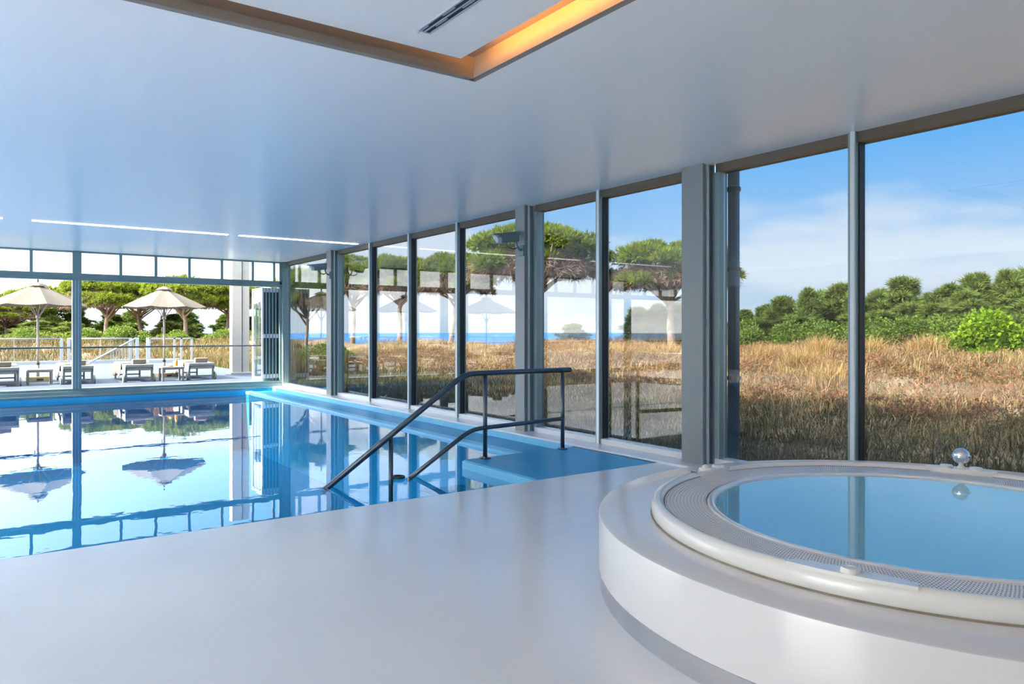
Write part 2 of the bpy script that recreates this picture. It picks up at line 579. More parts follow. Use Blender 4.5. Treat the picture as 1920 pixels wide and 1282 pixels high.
vent = empty('air_vent', (2.14, 3.91, PZ), 'slim slotted air vent in the recessed ceiling panel', 'vent')
vy0, vy1 = 1.2, 3.91
boxes('frame', [(2.095, 2.106, vy0, vy1, PZ - .006, PZ), (2.174, 2.185, vy0, vy1, PZ - .006, PZ),
                (2.136, 2.144, vy0, vy1, PZ - .006, PZ), (2.106, 2.174, vy1 - .012, vy1, PZ - .006, PZ),
                (2.106, 2.174, vy0, vy0 + .012, PZ - .006, PZ)], M['vent'], vent)
box('backing', (2.106, 2.174, vy0, vy1, PZ - .0015, PZ), M['vent_dark'], vent)
for i in range(18):
    y = vy0 + .06 + i * .15
    for x0 in (2.108, 2.147):
        if (i + (x0 > 2.12)) % 2:
            box('slat', (x0 + .004, x0 + .012, y, y + .13, PZ - .005, PZ - .001), M['vent'], vent)

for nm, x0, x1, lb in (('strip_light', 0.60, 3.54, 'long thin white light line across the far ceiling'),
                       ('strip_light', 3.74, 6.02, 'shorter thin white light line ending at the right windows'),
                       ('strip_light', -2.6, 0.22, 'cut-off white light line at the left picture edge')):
    r_ = empty(nm, ((x0 + x1) / 2, 13.75, ZC), lb, 'light', 'light lines on the ceiling')  # glowing strips in place of sunlight reflected onto the ceiling
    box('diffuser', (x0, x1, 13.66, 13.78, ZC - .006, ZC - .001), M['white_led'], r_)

# unseen sides of the room
ply = [YB + .02] + [YB + 2.2 * k for k in range(1, 12)] + [YF + .1]
ply = [.6, 2.9, 5.15]
wls = box('wall_left_solid', (XL - .15, XL, 5.2, YF + .3, 0, ZC), M['wall_dark'])
tag(wls, 'dark taupe wall on the far side of the pool', kind='structure')
wl = boxes('wall_left', [(XL - .15, XL, YB, .6, 0, ZC), (XL - .15, XL, YB, 5.2, 0, .12), (XL - .15, XL, YB, 5.2, 2.98, ZC)] +
           [(XL - .12, XL - .02, y - .05, y + .05, .12, 2.98) for y in ply], M['wall'])
tag(wl, 'white framed windows on the left side of the room', kind='structure')
for a, b in zip(ply[:-1], ply[1:]):  # unseen windows added on the left to bring daylight in
    box('pane', (XL - .075, XL - .065, a + .05, b - .05, .12, 2.98), M['glass_clear'], wl)
wb = box('wall_back', (XL, XG, YB - .2, YB, 0, ZC), M['wall'])
tag(wb, 'plain white wall behind the camera', kind='structure')
pv = boxes('floor_paving', [(-32, XL - .2, -22, 33, -.3, -.04), (XL - .2, 12, -22, YB - .2, -.3, -.04)], M['paving'])  # added outside to throw sunlight up onto the ceiling
tag(pv, 'pale paving outside the left and back windows', kind='structure')

# ------------------------------------------------------------------ far wall: framed opening onto the terrace
w1 = empty('window_1', (1.6, YF, 0), 'grey framed opening to the terrace with small upper windows', kind='structure')
box('sill', (XL, XG, YF, YF + .30, -.35, .10), M['frame'], w1, .01)
box('sill_cap', (XL, XG, YF + .02, YF + .30, .10, .155), M['frame'], w1, .006)
box('sill_lip', (XL, XG, YF - .035, YF, -.02, .02), M['frame'], w1, .004)
box('transom_beam', (XL, XG, YF + .02, YF + .18, 2.49, 2.64), M['frame'], w1, .008)
box('transom_ledge', (XL, XG, YF - .01, YF + .02, 2.52, 2.55), M['frame'], w1, .004)
box('head', (XL, XG, YF + .03, YF + .15, 3.09, ZC), M['frame'], w1)
mx = [0.792, 2.464, 3.179, 3.895, 4.624, 5.35, 5.872]
mx_left = [-.02, -.85, -2.5, -3.3, -4.1, -4.9, -6.5, -7.3, -8.1, -8.9]
for x in mx + mx_left:
    wd = .055 if x > 4.9 else .06
    box('mullion', (x - wd / 2, x + wd / 2, YF + .03, YF + .13, 2.64, 3.09), M['frame'], w1, .005)
posts = [1.619, -1.68, -5.7]
for x in posts:
    pt = box('post', (x - .085, x + .085, YF + .0, YF + .2, .155, ZC), M['frame'], w1, .01)
    boxes('groove', [(x - .035, x - .025, YF - .004, YF + .002, .155, 2.49), (x + .02, x + .03, YF - .004, YF + .002, .155, 2.49)],
          M['frame_light'], pt)
xs = sorted(mx + mx_left + posts + [6.0])
for a, b in zip(xs[:-1], xs[1:]):
    box('pane', (a + .03, b - .03, YF + .075, YF + .085, 2.64, 3.09), M['glass_clear'], w1)
box('corner_post', (6.06, XG + .05, YF - .05, YF + .2, 0.0, ZC), M['frame'], w1, .01)
box('corner_post_face', (6.0, 6.065, YF + .02, YF + .14, .155, ZC), M['frame'], w1, .008)

gr = empty('guard_rail', (-1.5, YF + .22, .155), 'thin dark horizontal rail across the terrace opening', 'railing')
tube('bar', [(XL, YF + .23, 1.035), (6.03, YF + .23, 1.035)], .019, M['rail'], gr, 8)
for x in (1.619, -1.68, -5.7, 6.02):
    box('bracket', (x - .03, x + .03, YF + .19, YF + .235, 1.01, 1.06), M['rail'], gr)

# folded glass doors stacked by the corner
dr = empty('door_1', (5.8, YF + .3, .155), 'stack of folded glass terrace doors by the corner', kind='structure')
for i, x in enumerate((5.60, 5.68, 5.76, 5.84, 5.92, 6.00)):
    y0, y1 = YF + .12, YF + .98
    z0, z1 = .16, 2.47
    lf = box('leaf_pane', (x + .016, x + .026, y0 + .05, y1 - .05, z0 + .05, z1 - .05), M['glass_clear'], dr)
    boxes('leaf_frame', [(x, x + .042, y0, y0 + .055, z0, z1), (x, x + .042, y1 - .055, y1, z0, z1),
                         (x, x + .042, y0 + .055, y1 - .055, z0, z0 + .07), (x, x + .042, y0 + .055, y1 - .055, z1 - .07, z1)],
          M['frame'] if i else M['frame_light'], lf)
    box('gasket', (x + .044, x + .078, y0 + .012, y0 + .05, z0 + .05, z1 - .02), M['frame_dark'], lf)
    for z in (.22, 1.22, 2.36):
        box('hinge', (x + .03, x + .085, y0 - .012, y0 + .002, z, z + .10), M['frame_light'], lf)

# ------------------------------------------------------------------ right wall: columns, mullions, panes
cols = [(15.05, 15.31), (8.12, 8.335), (5.04, 5.323)]
mulls = [13.349, 11.717, 10.078, 6.752, 3.498, 1.85, 0.2, -1.45, -3.1, -4.75]
for i, (a, b) in enumerate(cols):
    c = empty('trim_%d' % (i + 2), (6.1, (a + b) / 2, 0),
              ('grey steel column nearest the pool corner', 'grey steel column behind the handrail',
               'wide grey steel column beside the hot tub')[i], kind='structure')
    box('flange', (6.0, 6.025, a, b, 0, ZC), M['column'], c, .004)
    box('web', (6.025, 6.20, (a + b) / 2 - .05, (a + b) / 2 + .05, 0, ZC), M['column'], c)
    box('flange', (6.16, 6.19, a, b, 0, ZC), M['column'], c, .004)
    box('cover_strip', (6.045, 6.16, a + .02, a + .035, 0, ZC), M['frame'], c)
    box('cover_strip', (6.07, 6.085, a - .012, a + .03, 0, ZC), M['frame_light'], c)
    box('base_plate', (5.985, 6.2, a - .02, b + .02, 0, .012), M['frame_light'], c)
edges = [(YF, YF), (15.0, 15.36), (8.06, 8.39), (4.99, 5.37), (-6.0, -6.0)]
for wi in range(4):
    yhi = edges[wi][0]
    ylo = edges[wi + 1][1]
    ms = [m for m in mulls if ylo < m < yhi]
    w = empty('window_%d' % (wi + 2), (XG, (ylo + yhi) / 2, 0),
              ('narrow tall window in the far right corner', 'four tall windows along the far half of the pool',
               'two tall windows behind the handrail', 'tall windows beside the hot tub')[wi], kind='structure')
    box('bottom_frame', (XI + .02, XG + .08, ylo, yhi, .0, .085), M['sill'], w, .006)
    box('top_frame', (XI + .04, XG + .08, ylo, yhi, 3.03, ZC), M['lintel'], w)
    for y in [ylo + .03, yhi - .03]:
        box('jamb', (XI + .02, XG + .05, y - .03, y + .03, .085, 3.03), M['frame'], w, .004)
    for y in ms:
        mm = box('mullion', (XI, XG + .06, y - .035, y + .035, .0, ZC), M['frame'], w, .006)
        box('gasket', (XI + .05, XG + .03, y - .047, y - .034, .085, 3.03), M['frame_dark'], mm)
        box('nose', (XI - .006, XI + .002, y - .028, y + .010, .0, ZC), M['frame_light'], mm)
    ee = [ylo + .05] + sorted(ms) + [yhi - .05]
    for a, b in zip(ee[:-1], ee[1:]):
        box('pane', (XG, XG + .012, a + .02, b - .02, .08, 3.04), M['glass'], w)
kb = box('trim_5', (PX1, XI + .03, PY0 - .9, YF, -.10, .022), M['sill'], None, .006)
tag(kb, 'pale ledge along the foot of the right windows', kind='structure')

ep = empty('drain_pipe', (6.47, 5.02, 0), 'dark vertical pipe outside the glass beside the wide column', 'pipe')
tube('pipe', [(6.47, 5.02, -.3), (6.47, 5.02, 3.5)], .062, M['cctv'], ep, 14)
for z in (.9, 2.05, 2.9):
    lathe('pipe_clip', (6.47, 5.02, z), [(.064, -.02), (.074, -.02), (.074, .02), (.064, .02)], M['cable'], ep, 14)

# ------------------------------------------------------------------ swimming pool
pool = empty('swimming_pool', (0, 12, ZW), 'long blue indoor pool running along the window walls', 'pool')
D = -1.45
boxes('basin', [(PX0, 5.15, PY0, YF, D - .1, D)], M['pool'], pool)
boxes('basin_wall', [(PX0, PX0 + .02, PY0, YF, D, -.02), (PX0, PX1, YF - .03, YF - .001, D, -.03), (PX0, PX1, PY0 + .001, PY0 + .02, D, -.012)],
      M['pool'], pool)
boxes('gutter_ledge', [(5.30, PX1 - .02, 6.87, YF - .03, D, ZW + .022)], M['pool'], pool)
boxes('gutter_nosing', [(5.15, 5.30, 6.87, YF - .03, D, ZW + .035)], M['pool_edge'], pool, .008)
boxes('gutter_wall', [(PX1 - .02, PX1 - .001, 6.87, YF - .03, -.3, .0)], M['pool_edge'], pool)
pf = box('platform', (4.25, PX1 - .001, PY0 + .005, 6.87, D, -.004), M['pool'], pool, .008)
box('platform_riser', (4.232, 4.25, PY0 + .02, 6.87, -.7, -.016), M['pool_edge'], pool, .004)
box('step', (3.70, 4.232, PY0 + .02, 6.87, D, -.27), M['pool'], pool, .01)
box('step_edge', (3.685, 3.70, PY0 + .02, 6.87, -.5, -.285), M['pool_edge'], pool)
box('step', (3.15, 3.685, PY0 + .02, 6.87, D, -.55), M['pool'], pool, .01)
box('step', (2.6, 3.15, PY0 + .02, 6.87, D, -.85), M['pool'], pool, .01)
wt = mesh_obj('pool_water', [(PX0 + .02, PY0 + .02, ZW), (4.232, PY0 + .02, ZW), (4.232, 6.872, ZW), (5.149, 6.872, ZW),
                             (5.149, YF - .03, ZW), (PX0 + .02, YF - .03, ZW)], [(0, 1, 2, 3, 4, 5)], M['water'])
tag(wt, 'still blue pool water mirroring the terrace and parasols', 'water', kind='stuff')

# handrail at the pool steps
hr = empty('handrail', (5.0, 6.78, 0), 'dark steel double handrail leading down the pool steps', 'handrail')
yr = 6.79
bend = round_corner((5.6, yr, .935), (4.22, yr, .935), (2.62, yr, -.135), .14)
tube('top_rail', [(5.70, yr, .935)] + [tuple(p) for p in bend] + [(2.62, yr, -.135)], .030, M['rail'], hr, 14)
bend = round_corner((5.6, yr, .36), (4.30, yr, .33), (3.52, yr, -.135), .14)
tube('lower_rail', [(5.58, yr, .36)] + [tuple(p) for p in bend] + [(3.52, yr, -.135)], .024, M['rail'], hr, 14)
for x, z0, z1 in ((5.58, 0.0, .93), (4.48, 0.0, .93), (3.34, -.85, .32)):
    ps = tube('post', [(x, yr, z0), (x, yr, z1)], .024, M['rail'], hr, 14)
    if z0 == 0:
        fl = lathe('flange', (x, yr, 0), [(0.0, .012), (.055, .012), (.062, .006), (.062, -.004)], M['rail'], ps, 20)
        for k in range(4):
            an = PI / 4 + k * PI / 2
            lathe('bolt', (x + .044 * math.cos(an), yr + .044 * math.sin(an), .012), [(0, .008), (.007, .008), (.008, 0)], M['chrome'], ps, 8)
lathe('collar', (3.42, yr, ZW + .005), [(.045, 0), (.045, .022), (.065, .022), (.072, .010), (.072, 0)], M['black'], hr, 24)

# ------------------------------------------------------------------ hot tub on its round plinth
PC = (4.13, 1.83, 0)
ZP = 0.405
pl = empty('round_plinth', PC, 'round pale resin plinth with steel skirting under the hot tub', 'plinth')
R_ = 1.83
lathe('body', PC, [(R_ - .012, .10), (R_, .105), (R_, ZP - .012), (R_ - .003, ZP - .004), (R_ - .012, ZP), (R_ - .25, ZP), (1.15, ZP)],
      M['plinth'], pl, 160)
lathe('skirting', PC, [(R_ - .008, .0), (R_ - .008, .098), (R_ - .014, .103)], M['skirt'], pl, 160)

TC = (3.95, 1.86, 0)
tub = empty('hot_tub', (3.95, 1.86, ZP), 'round white hot tub with perforated overflow ring beside the windows', 'hot tub')
ro = 1.392
lathe('rim', TC, [(ro - .005, ZP), (ro, ZP + .012), (ro + .002, ZP + .045), (ro - .006, ZP + .068), (ro - .022, ZP + .082), (ro - .042, ZP + .084),
                  (ro - .058, ZP + .078), (ro - .066, ZP + .064), (ro - .068, ZP + .04)], M['acrylic'], tub, 200)
lathe('seal', TC, [(ro - .01, ZP + .007), (ro + .005, ZP + .006), (ro + .007, ZP - .001)], M['seal'], tub, 160)
lathe('gutter', TC, [(ro - .068, ZP + .06), (ro - .070, ZP - .02), (1.10, ZP - .02), (1.096, ZP + .05)], M['gutter_dark'], tub, 120)
lathe('inner_rim', TC, [(1.094, ZP + .03), (1.096, ZP + .052), (1.088, ZP + .062), (1.072, ZP + .064), (1.056, ZP + .058), (1.046, ZP + .04), (1.044, ZP + .03)], M['acrylic'], tub, 160)
lathe('basin', TC, [(1.0445, ZP + .034), (1.03, ZP - .10), (.97, ZP - .24), (.80, ZP - .33), (.55, ZP - .37), (0.0, ZP - .38)], M['tub_inside'], tub, 96)
# perforated ring: lattice with real holes
gi, go, nr, na = 1.100, ro - .071, 12, 560
V, F = [], []
zg = ZP + .058
zb = zg - .012
idx = {}


def gv(i, j, k, z):
    """corner (i ring, j angle) with inset k"""
    V.append((i, j, z))
    return len(V) - 1


rr = np.linspace(gi, go, nr + 1)
da = 2 * PI / na
lat_v, lat_f = [], []
for i in range(nr):
    off = (i % 2) * .5
    r0, r1 = rr[i], rr[i + 1]
    dr_ = (r1 - r0)
    for j in range(na):
        a0 = (j + off) * da
        a1 = a0 + da
        ri0, ri1 = r0 + dr_ * .30, r1 - dr_ * .30
        ai0, ai1 = a0 + da * .30, a1 - da * .30
        base = len(lat_v)
        for (r, a) in ((r0, a0), (r0, a1), (r1, a1), (r1, a0), (ri0, ai0), (ri0, ai1), (ri1, ai1), (ri1, ai0)):
            lat_v.append((TC[0] + r * math.cos(a), TC[1] + r * math.sin(a), zg))
        for a, b in ((0, 1), (1, 2), (2, 3), (3, 0)):
            lat_f.append((base + a, base + b, base + b + 4, base + a + 4))
mesh_obj('overflow_grating', lat_v, lat_f, M['grate'], tub)


def knob(x, y, z, r, h, dome=False):
    pr = [(r, 0), (r, h * .6), (r * .85, h), (r * .55, h * 1.02), (r * .5, h * .9), (0, h * .9)]
    if dome:
        pr = [(r, 0), (r, h * .3), (r * .9, h * .45), (r * .55, h * .5), (r * .45, h * .9), (r * .2, h * 1.15), (0, h * 1.2)]
    return lathe('control_knob', (x, y, z), pr, M['acrylic'], tub, 28)


def pad(a, w):
    """flat control pad let into the rim at angle a"""
    c, s = math.cos(a), math.sin(a)
    V, F = [], []
    for z in (ZP + .05, ZP + .0885):
        for k in range(17):
            t = -1 + 2 * k / 16
            an = a + t * w
            th = (1 - abs(t) ** 3) * .040
            for r in (ro - .012, ro - .055 - th):
                V.append((TC[0] + r * math.cos(an), TC[1] + r * math.sin(an), z))
    n = 34
    for k in range(16):
        b = 2 * k
        F.append((n + b, n + b + 1, n + b + 3, n + b + 2))
        F.append((b, b + 2, n + b + 2, n + b))
        F.append((b + 1, n + b + 1, n + b + 3, b + 3))
    mesh_obj('control_pad', V, F, M['acrylic'], tub)


def on_rim(a, r):
    return TC[0] + r * math.cos(a), TC[1] + r * math.sin(a)


A1 = math.atan2(1.518 - 1.86, 2.624 - 3.95)
pad(A1, .17)
x, y = on_rim(A1, ro - .048)
knob(x, y, ZP + .088, .036, .02)
A2 = math.atan2(3.42 - 1.86, 3.89 - 3.95)
pad(A2, .13)
for da_, dm in ((.045, True), (-.055, False)):
    x, y = on_rim(A2 + da_, ro - .045)
    knob(x, y, ZP + .088, .042, .028 if dm else .018, dm)
A3 = math.atan2(2.26 - 1.86, 5.28 - 3.95)
pad(A3, .15)
for da_ in (.062, -.062):
    x, y = on_rim(A3 + da_, ro - .045)
    knob(x, y, ZP + .088, .042, .016)
x, y = on_rim(A3, ro - .045)
sp = lathe('spout', (x, y, ZP + .085), [(.030, 0), (.026, .012), (.016, .022), (.014, .045)], M['acrylic'], tub, 20)
lathe('chrome_ball', (x, y, ZP + .17), [(.052 * math.sin(PI * k / 16), -.052 * math.cos(PI * k / 16)) for k in range(17)], M['chrome'], sp, 24)
lathe('chrome_ring', (x, y, ZP + .17), [(.050, -.008), (.058, -.004), (.058, .004), (.050, .008)], M['chrome'], sp, 24)
tw = lathe('tub_water', (TC[0], TC[1], ZP + .050), [(1.05, 0), (.5, 0), (0.0, 0)], M['tubwater'], None, 120, smooth=False)
tag(tw, 'light blue water filling the hot tub', 'water', kind='stuff')


# ------------------------------------------------------------------ security cameras
def cctv(loc, yaw, label):
    """housing points along local -Y... yaw turns it about Z; the arm reaches back to the column"""
    root = empty('security_camera', loc, label, 'camera', 'security cameras on the columns')
    root.rotation_euler = (0, 0, 0)
    R = Matrix.Rotation(yaw, 4, 'Z') @ Matrix.Rotation(math.radians(-8), 4, 'X')

    def put(bm):
        bmesh.ops.transform(bm, matrix=Matrix.Translation(loc) @ R, verts=bm.verts)

    # housing: long body with rounded belly, local +Y is forward
    bm = bmesh.new()
    prof = [(-.06, .05), (-.065, 0), (-.055, -.045), (-.03, -.07), (.03, -.07), (.055, -.045), (.065, 0), (.06, .05)]
    rings = []
    for y, s, dz in ((-.19, .92, 0), (-.17, 1, 0), (.06, 1, 0), (.075, .97, 0)):
        rings.append([bm.verts.new((px * s, y, pz * s + dz)) for px, pz in prof])
    for a, b in zip(rings[:-1], rings[1:]):
        for k in range(8):
            bm.faces.new((a[k], a[(k + 1) % 8], b[(k + 1) % 8], b[k]))
    bm.faces.new(rings[0][::-1])
    bm.faces.new(rings[-1])
    put(bm)
    bm_obj('housing', bm, M['cctv'], root)
    bm = bmesh.new()
    r0 = [bm.verts.new((px * .9, .075, pz * .9)) for px, pz in prof]
    r1 = [bm.verts.new((px * .82, .16 if pz > 0 else .13, pz * .86)) for px, pz in prof]
    for k in range(8):
        bm.faces.new((r0[k], r0[(k + 1) % 8], r1[(k + 1) % 8], r1[k]))
    bm.faces.new(r1)
    put(bm)
    bm_obj('front_window', bm, M['cctv_window'], root)
    bm = bmesh.new()
    bm_box(bm, -.075, .075, -.20, .20, .052, .064)
    bm_box(bm, -.078, -.07, -.20, .12, .01, .064)
    bm_box(bm, .07, .078, -.20, .12, .01, .064)
    put(bm)
    bm_obj('sun_shield', bm, M['cctv'], root)
    wpt = lambda p: tuple(Matrix.Translation(loc) @ R @ Vector(p))
    ax = Vector(wpt((0, -.16, -.06)))
    tube('arm', [ax, ax + Vector((.0, -.005, -.05)), ax + Vector((.04, -.01, -.11)), (6.0, ax.y - .01, ax.z - .13)], .016, M['cctv'], root, 8)
    tube('cable', [wpt((0, .0, -.06)), Vector(wpt((0, -.03, -.13))), Vector(wpt((.0, -.10, -.165))), Vector(wpt((.02, -.17, -.15))),
                   (5.99, ax.y - .03, ax.z - .12)], .010, M['cable'], root, 8)
    box('wall_plate', (5.975, 6.002, ax.y - .06, ax.y + .04, ax.z - .2, ax.z - .05), M['cctv'], root)
    return root


cctv((5.74, 8.21, 2.66), math.radians(78), 'grey security camera on the column behind the handrail')
cctv((5.74, 15.16, 2.75), math.radians(78), 'grey security camera on the column near the pool corner')

# ------------------------------------------------------------------ terrace
ZD = 0.15
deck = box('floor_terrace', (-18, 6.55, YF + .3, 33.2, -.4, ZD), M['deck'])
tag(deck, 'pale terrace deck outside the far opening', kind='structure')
dk = box('trim_6', (-14, 6.6, 33.0, 33.25, ZD - .3, ZD + .10), M['white_metal'])
tag(dk, 'low white kerb at the far terrace edge', kind='structure')

# exterior column
ec = empty('terrace_column', (6.1, 22.2, ZD), 'cream square column standing on the terrace', 'column')
box('shaft', (5.80, 6.07, 22.0, 22.3, ZD, 3.9), M['stone_column'], ec, .01)
box('shaft', (6.10, 6.30, 22.05, 22.35, ZD, 3.9), M['stone_column'], ec, .01)
box('plinth_block', (5.74, 6.36, 21.92, 22.42, ZD, ZD + .05), M['stone_column'], ec, .01)


def parasol(loc, rot, label, first=None):
    if first:
        o = copy_tree(first)
        o.location = loc
        o.rotation_euler.z = rot
        o['label'] = label
        return o
    x, y, z = loc
    root = empty('parasol', loc, label, 'parasol', 'parasols on the terrace')
    R, zr, zt = 1.10, z + 1.90, z + 2.42
    n = 8
    # canopy: 8 gores, slightly sagging between the ribs
    V, F = [], []
    rings = 6
    sub = 4
    m = n * sub
    for i in range(rings + 1):
        t = i / rings
        for k in range(m):
            an = 2 * PI * k / m
            ph = (k % sub) / sub
            chord = math.cos(PI / n) / math.cos((ph - .5) * 2 * PI / n)
            r = max(.02, R * t * (chord if t > 0 else 1))
            sag = .035 * math.sin(PI * ph) * t
            V.append((x + r * math.cos(an), y + r * math.sin(an), zt - (zt - zr) * (t * .93 + .07 * t * t) - sag))
    for i in range(rings):
        for k in range(m):
            F.append((i * m + k, (i + 1) * m + k, (i + 1) * m + (k + 1) % m, i * m + (k + 1) % m))
    cn = mesh_obj('canopy', V, F, M['canvas'], root)
    sd = cn.modifiers.new('thickness', 'SOLIDIFY')
    sd.thickness = .006
    # small vent cap
    V, F = [], []
    for i, (r, dz) in enumerate(((.02, .05), (.16, .0), (.22, -.045))):
        for k in range(n):
            an = 2 * PI * k / n
            V.append((x + r * math.cos(an), y + r * math.sin(an), zt + .012 + dz - .02))
    for i in range(2):
        for k in range(n):
            F.append((i * n + k, (i + 1) * n + k, (i + 1) * n + (k + 1) % n, i * n + (k + 1) % n))
    mesh_obj('vent_cap', V, F, M['canvas'], root)
    tube('pole', [(x, y, z + .1), (x, y, zt - .03)], .026, M['pole'], root, 12)
    lathe('finial', (x, y, zt + .02), [(.0, -.02), (.022, -.01), (.026, .02), (.018, .05), (.024, .07), (.016, .10), (0, .11)], M['black'], root, 12)
    lathe('hub', (x, y, z + 1.62), [(.028, -.06), (.05, -.05), (.05, .03), (.028, .05)], M['pole'], root, 16)
    for k in range(n):
        an = 2 * PI * k / n
        c, s = math.cos(an), math.sin(an)
        rb = tube('rib', [(x + .03 * c, y + .03 * s, zt - .05), (x + R * .98 * c, y + R * .98 * s, zr - .015)], .010, M['pole'], root, 6)
        tm = .42
        zz = (zt - .05) * (1 - tm) + (zr - .015) * tm
        tube('strut', [(x + .04 * c, y + .04 * s, z + 1.62), (x + .16 * c, y + .16 * s, z + 1.80), (x + R * tm * c, y + R * tm * s, zz)], .009, M['pole'], rb, 6)
    tube('crank', [(x - .03, y - .02, z + 1.35), (x - .075, y - .03, z + 1.33), (x - .075, y - .03, z + 1.2)], .012, M['pole'], root, 6)
    lathe('collar', (x, y, z + .40), [(.03, 0), (.042, .01), (.042, .05), (.03, .06)], M['black'], root, 12)
    tube('sleeve', [(x, y, z + .05), (x, y, z + .40)], .033, M['lounger'], root, 12)
    bs = box('base', (x - .27, x + .27, y - .27, y + .27, z, z + .11), M['basewood'], root, .008)
    box('base_slot', (x - .07, x + .07, y - .274, y - .26, z + .02, z + .07), M['black'], bs)
    return root


p1 = parasol((1.08, 21.9, ZD), .12, 'cream parasol at the left, over the bare side table')
p2 = parasol((3.98, 21.9, ZD), .30, 'cream parasol over the table with the orange bottle', p1)
p3 = parasol((-2.1, 21.9, ZD), -.2, 'cream parasol beyond the left edge, seen mirrored in the windows', p1)
p1.rotation_euler.z = .12


def lounger(loc, label, towel_side=-1, first=None):
    if first:
        o = copy_tree(first)
        o.location = loc
        o['label'] = label
        return o
    x, y, z = loc
    root = empty('sun_lounger', loc, label, 'sun lounger', 'sun loungers on the terrace')
    w, L = .62, 1.95
    a, b = x - w / 2, x + w / 2
    boxes('frame', [(a, a + .045, y, y + L, z + .28, z + .35), (b - .045, b, y, y + L, z + .28, z + .35),
                    (a, b, y, y + .045, z + .28, z + .35), (a, b, y + L - .045, y + L, z + .28, z + .35)], M['lounger'], root, .004)
    for k in range(9):
        box('slat', (a + .045, b - .045, y + .12 + k * .2, y + .2 + k * .2, z + .31, z + .335), M['lounger'], root)
    for px, py in ((a, y + .04), (b - .045, y + .04), (a, y + L - .12), (b - .045, y + L - .12)):
        box('leg', (px, px + .045, py, py + .05, z, z + .28), M['lounger'], root, .003)
    for py in (y + .05, y + L - .11):
        box('stretcher', (a, b, py, py + .03, z + .08, z + .115), M['lounger'], root)
    mt = box('mattress', (a - .005, b + .005, y - .01, y + L, z + .352, z + .43), M['mattress'], root, .018)
    for s, px in ((-1, a - .03), (1, b + .03)):
        bm = bmesh.new()
        bmesh.ops.create_cone(bm, cap_ends=True, segments=20, radius1=.10, radius2=.10, depth=.03,
                              matrix=Matrix.Translation((px, y + .06, z + .10)) @ Matrix.Rotation(PI / 2, 4, 'Y'))
        bm_obj('wheel', bm, M['lounger'], root)
    # towel: lies over the mattress and hangs down on one side
    V, F = [], []
    nx, ny = 26, 12
    tw_ = .0
    for j in range(ny + 1):
        yy = y + .50 + (L - .75) * j / ny
        for i in range(nx + 1):
            s = i / nx * (w + .30)
            wob = .006 * math.sin(j * 1.7 + i * .6)
            if s < w:
                px, pz = b - s, z + .436 + abs(wob)
            else:
                e = s - w
                px, pz = a - .012 - .012 * math.sin(j * 1.3) - abs(wob) - e * .12, z + .436 - e * (1 + .15 * math.sin(j * .8))
            V.append((px, yy, pz))
    for j in range(ny):
        for i in range(nx):
            k = j * (nx + 1) + i
            F.append((k, k + 1, k + nx + 2, k + nx + 1))
    tl = mesh_obj('towel', V, F, M['towel'], root, smooth=True)
    sd = tl.modifiers.new('thickness', 'SOLIDIFY')
    sd.thickness = .012
    box('pillow', (x - .14, x + .17, y + .10, y + .26, z + .432, z + .555), M['pillow'], root, .03, 3)
    return root


lo = [(.32, 20.0, 'sun lounger cut off by the left picture edge'), (1.785, 20.0, 'sun lounger behind the grey terrace post'),
      (3.08, 20.0, 'sun lounger with draped towel left of the orange bottle'), (4.52, 20.0, 'rightmost sun lounger beside the cream column'),
      (-1.4, 20.0, 'sun lounger beyond the left edge, seen mirrored in the windows, nearer one'),
      (-2.85, 20.0, 'sun lounger beyond the left edge, seen mirrored in the windows, farther one')]
l0 = None
for x, y, lb in lo:
    o = lounger((x, y, ZD), lb, first=l0)
    l0 = l0 or o


def side_table(loc, label, first=None):
    if first:
        o = copy_tree(first)
        o.location = loc
        o['label'] = label
        return o
    x, y, z = loc
    root = empty('side_table', loc, label, 'side table', 'low side tables on the terrace')
    box('table_top', (x - .255, x + .255, y - .23, y + .23, z + .325, z + .36), M['table'], root, .006)
    boxes('apron', [(x - .245, x + .245, y - .22, y - .20, z + .29, z + .325), (x - .245, x + .245, y + .20, y + .22, z + .29, z + .325)], M['lounger'], root)
    for px in (x - .25, x + .21):
        for py in (y - .225, y + .185):
            box('leg', (px, px + .04, py, py + .04, z, z + .325), M['lounger'], root, .003)
    return root


t1 = side_table((1.04, 20.45, ZD), 'low side table under the left parasol')
t2 = side_table((3.80, 20.0, ZD), 'low side table holding an orange bottle', t1)
t3 = side_table((-2.1, 20.45, ZD), 'low side table beyond the left edge, seen mirrored', t1)
bt = empty('juice_bottle', (3.92, 20.02, ZD + .36), 'small orange bottle on the side table', 'bottle')
lathe('bottle_body', (3.92, 20.02, ZD + .36), [(0, 0), (.036, .002), (.038, .02), (.038, .12), (.030, .145), (.020, .155)], M['juice'], bt, 16)
lathe('cap', (3.92, 20.02, ZD + .515), [(.020, 0), (.022, .004), (.022, .022), (0, .024)], M['food'], bt, 12)
ptn = empty('plate', (3.76, 19.9, ZD + .36), 'terracotta plate beside the orange bottle', 'plate')
lathe('dish', (3.76, 19.9, ZD + .36), [(0, .004), (.05, .004), (.085, .02), (.09, .022), (.085, .014), (.05, 0)], M['plate'], ptn, 24)
sn = lathe('pastry', (3.76, 19.9, ZD + .366), [(0.058, 0), (.05, .022), (.03, .04), (0, .046)], M['food'], None, 14)
tag(sn, 'brown pastry lying on the terracotta plate', 'food')

# balustrade at the far side of the terrace
yb = 32.6


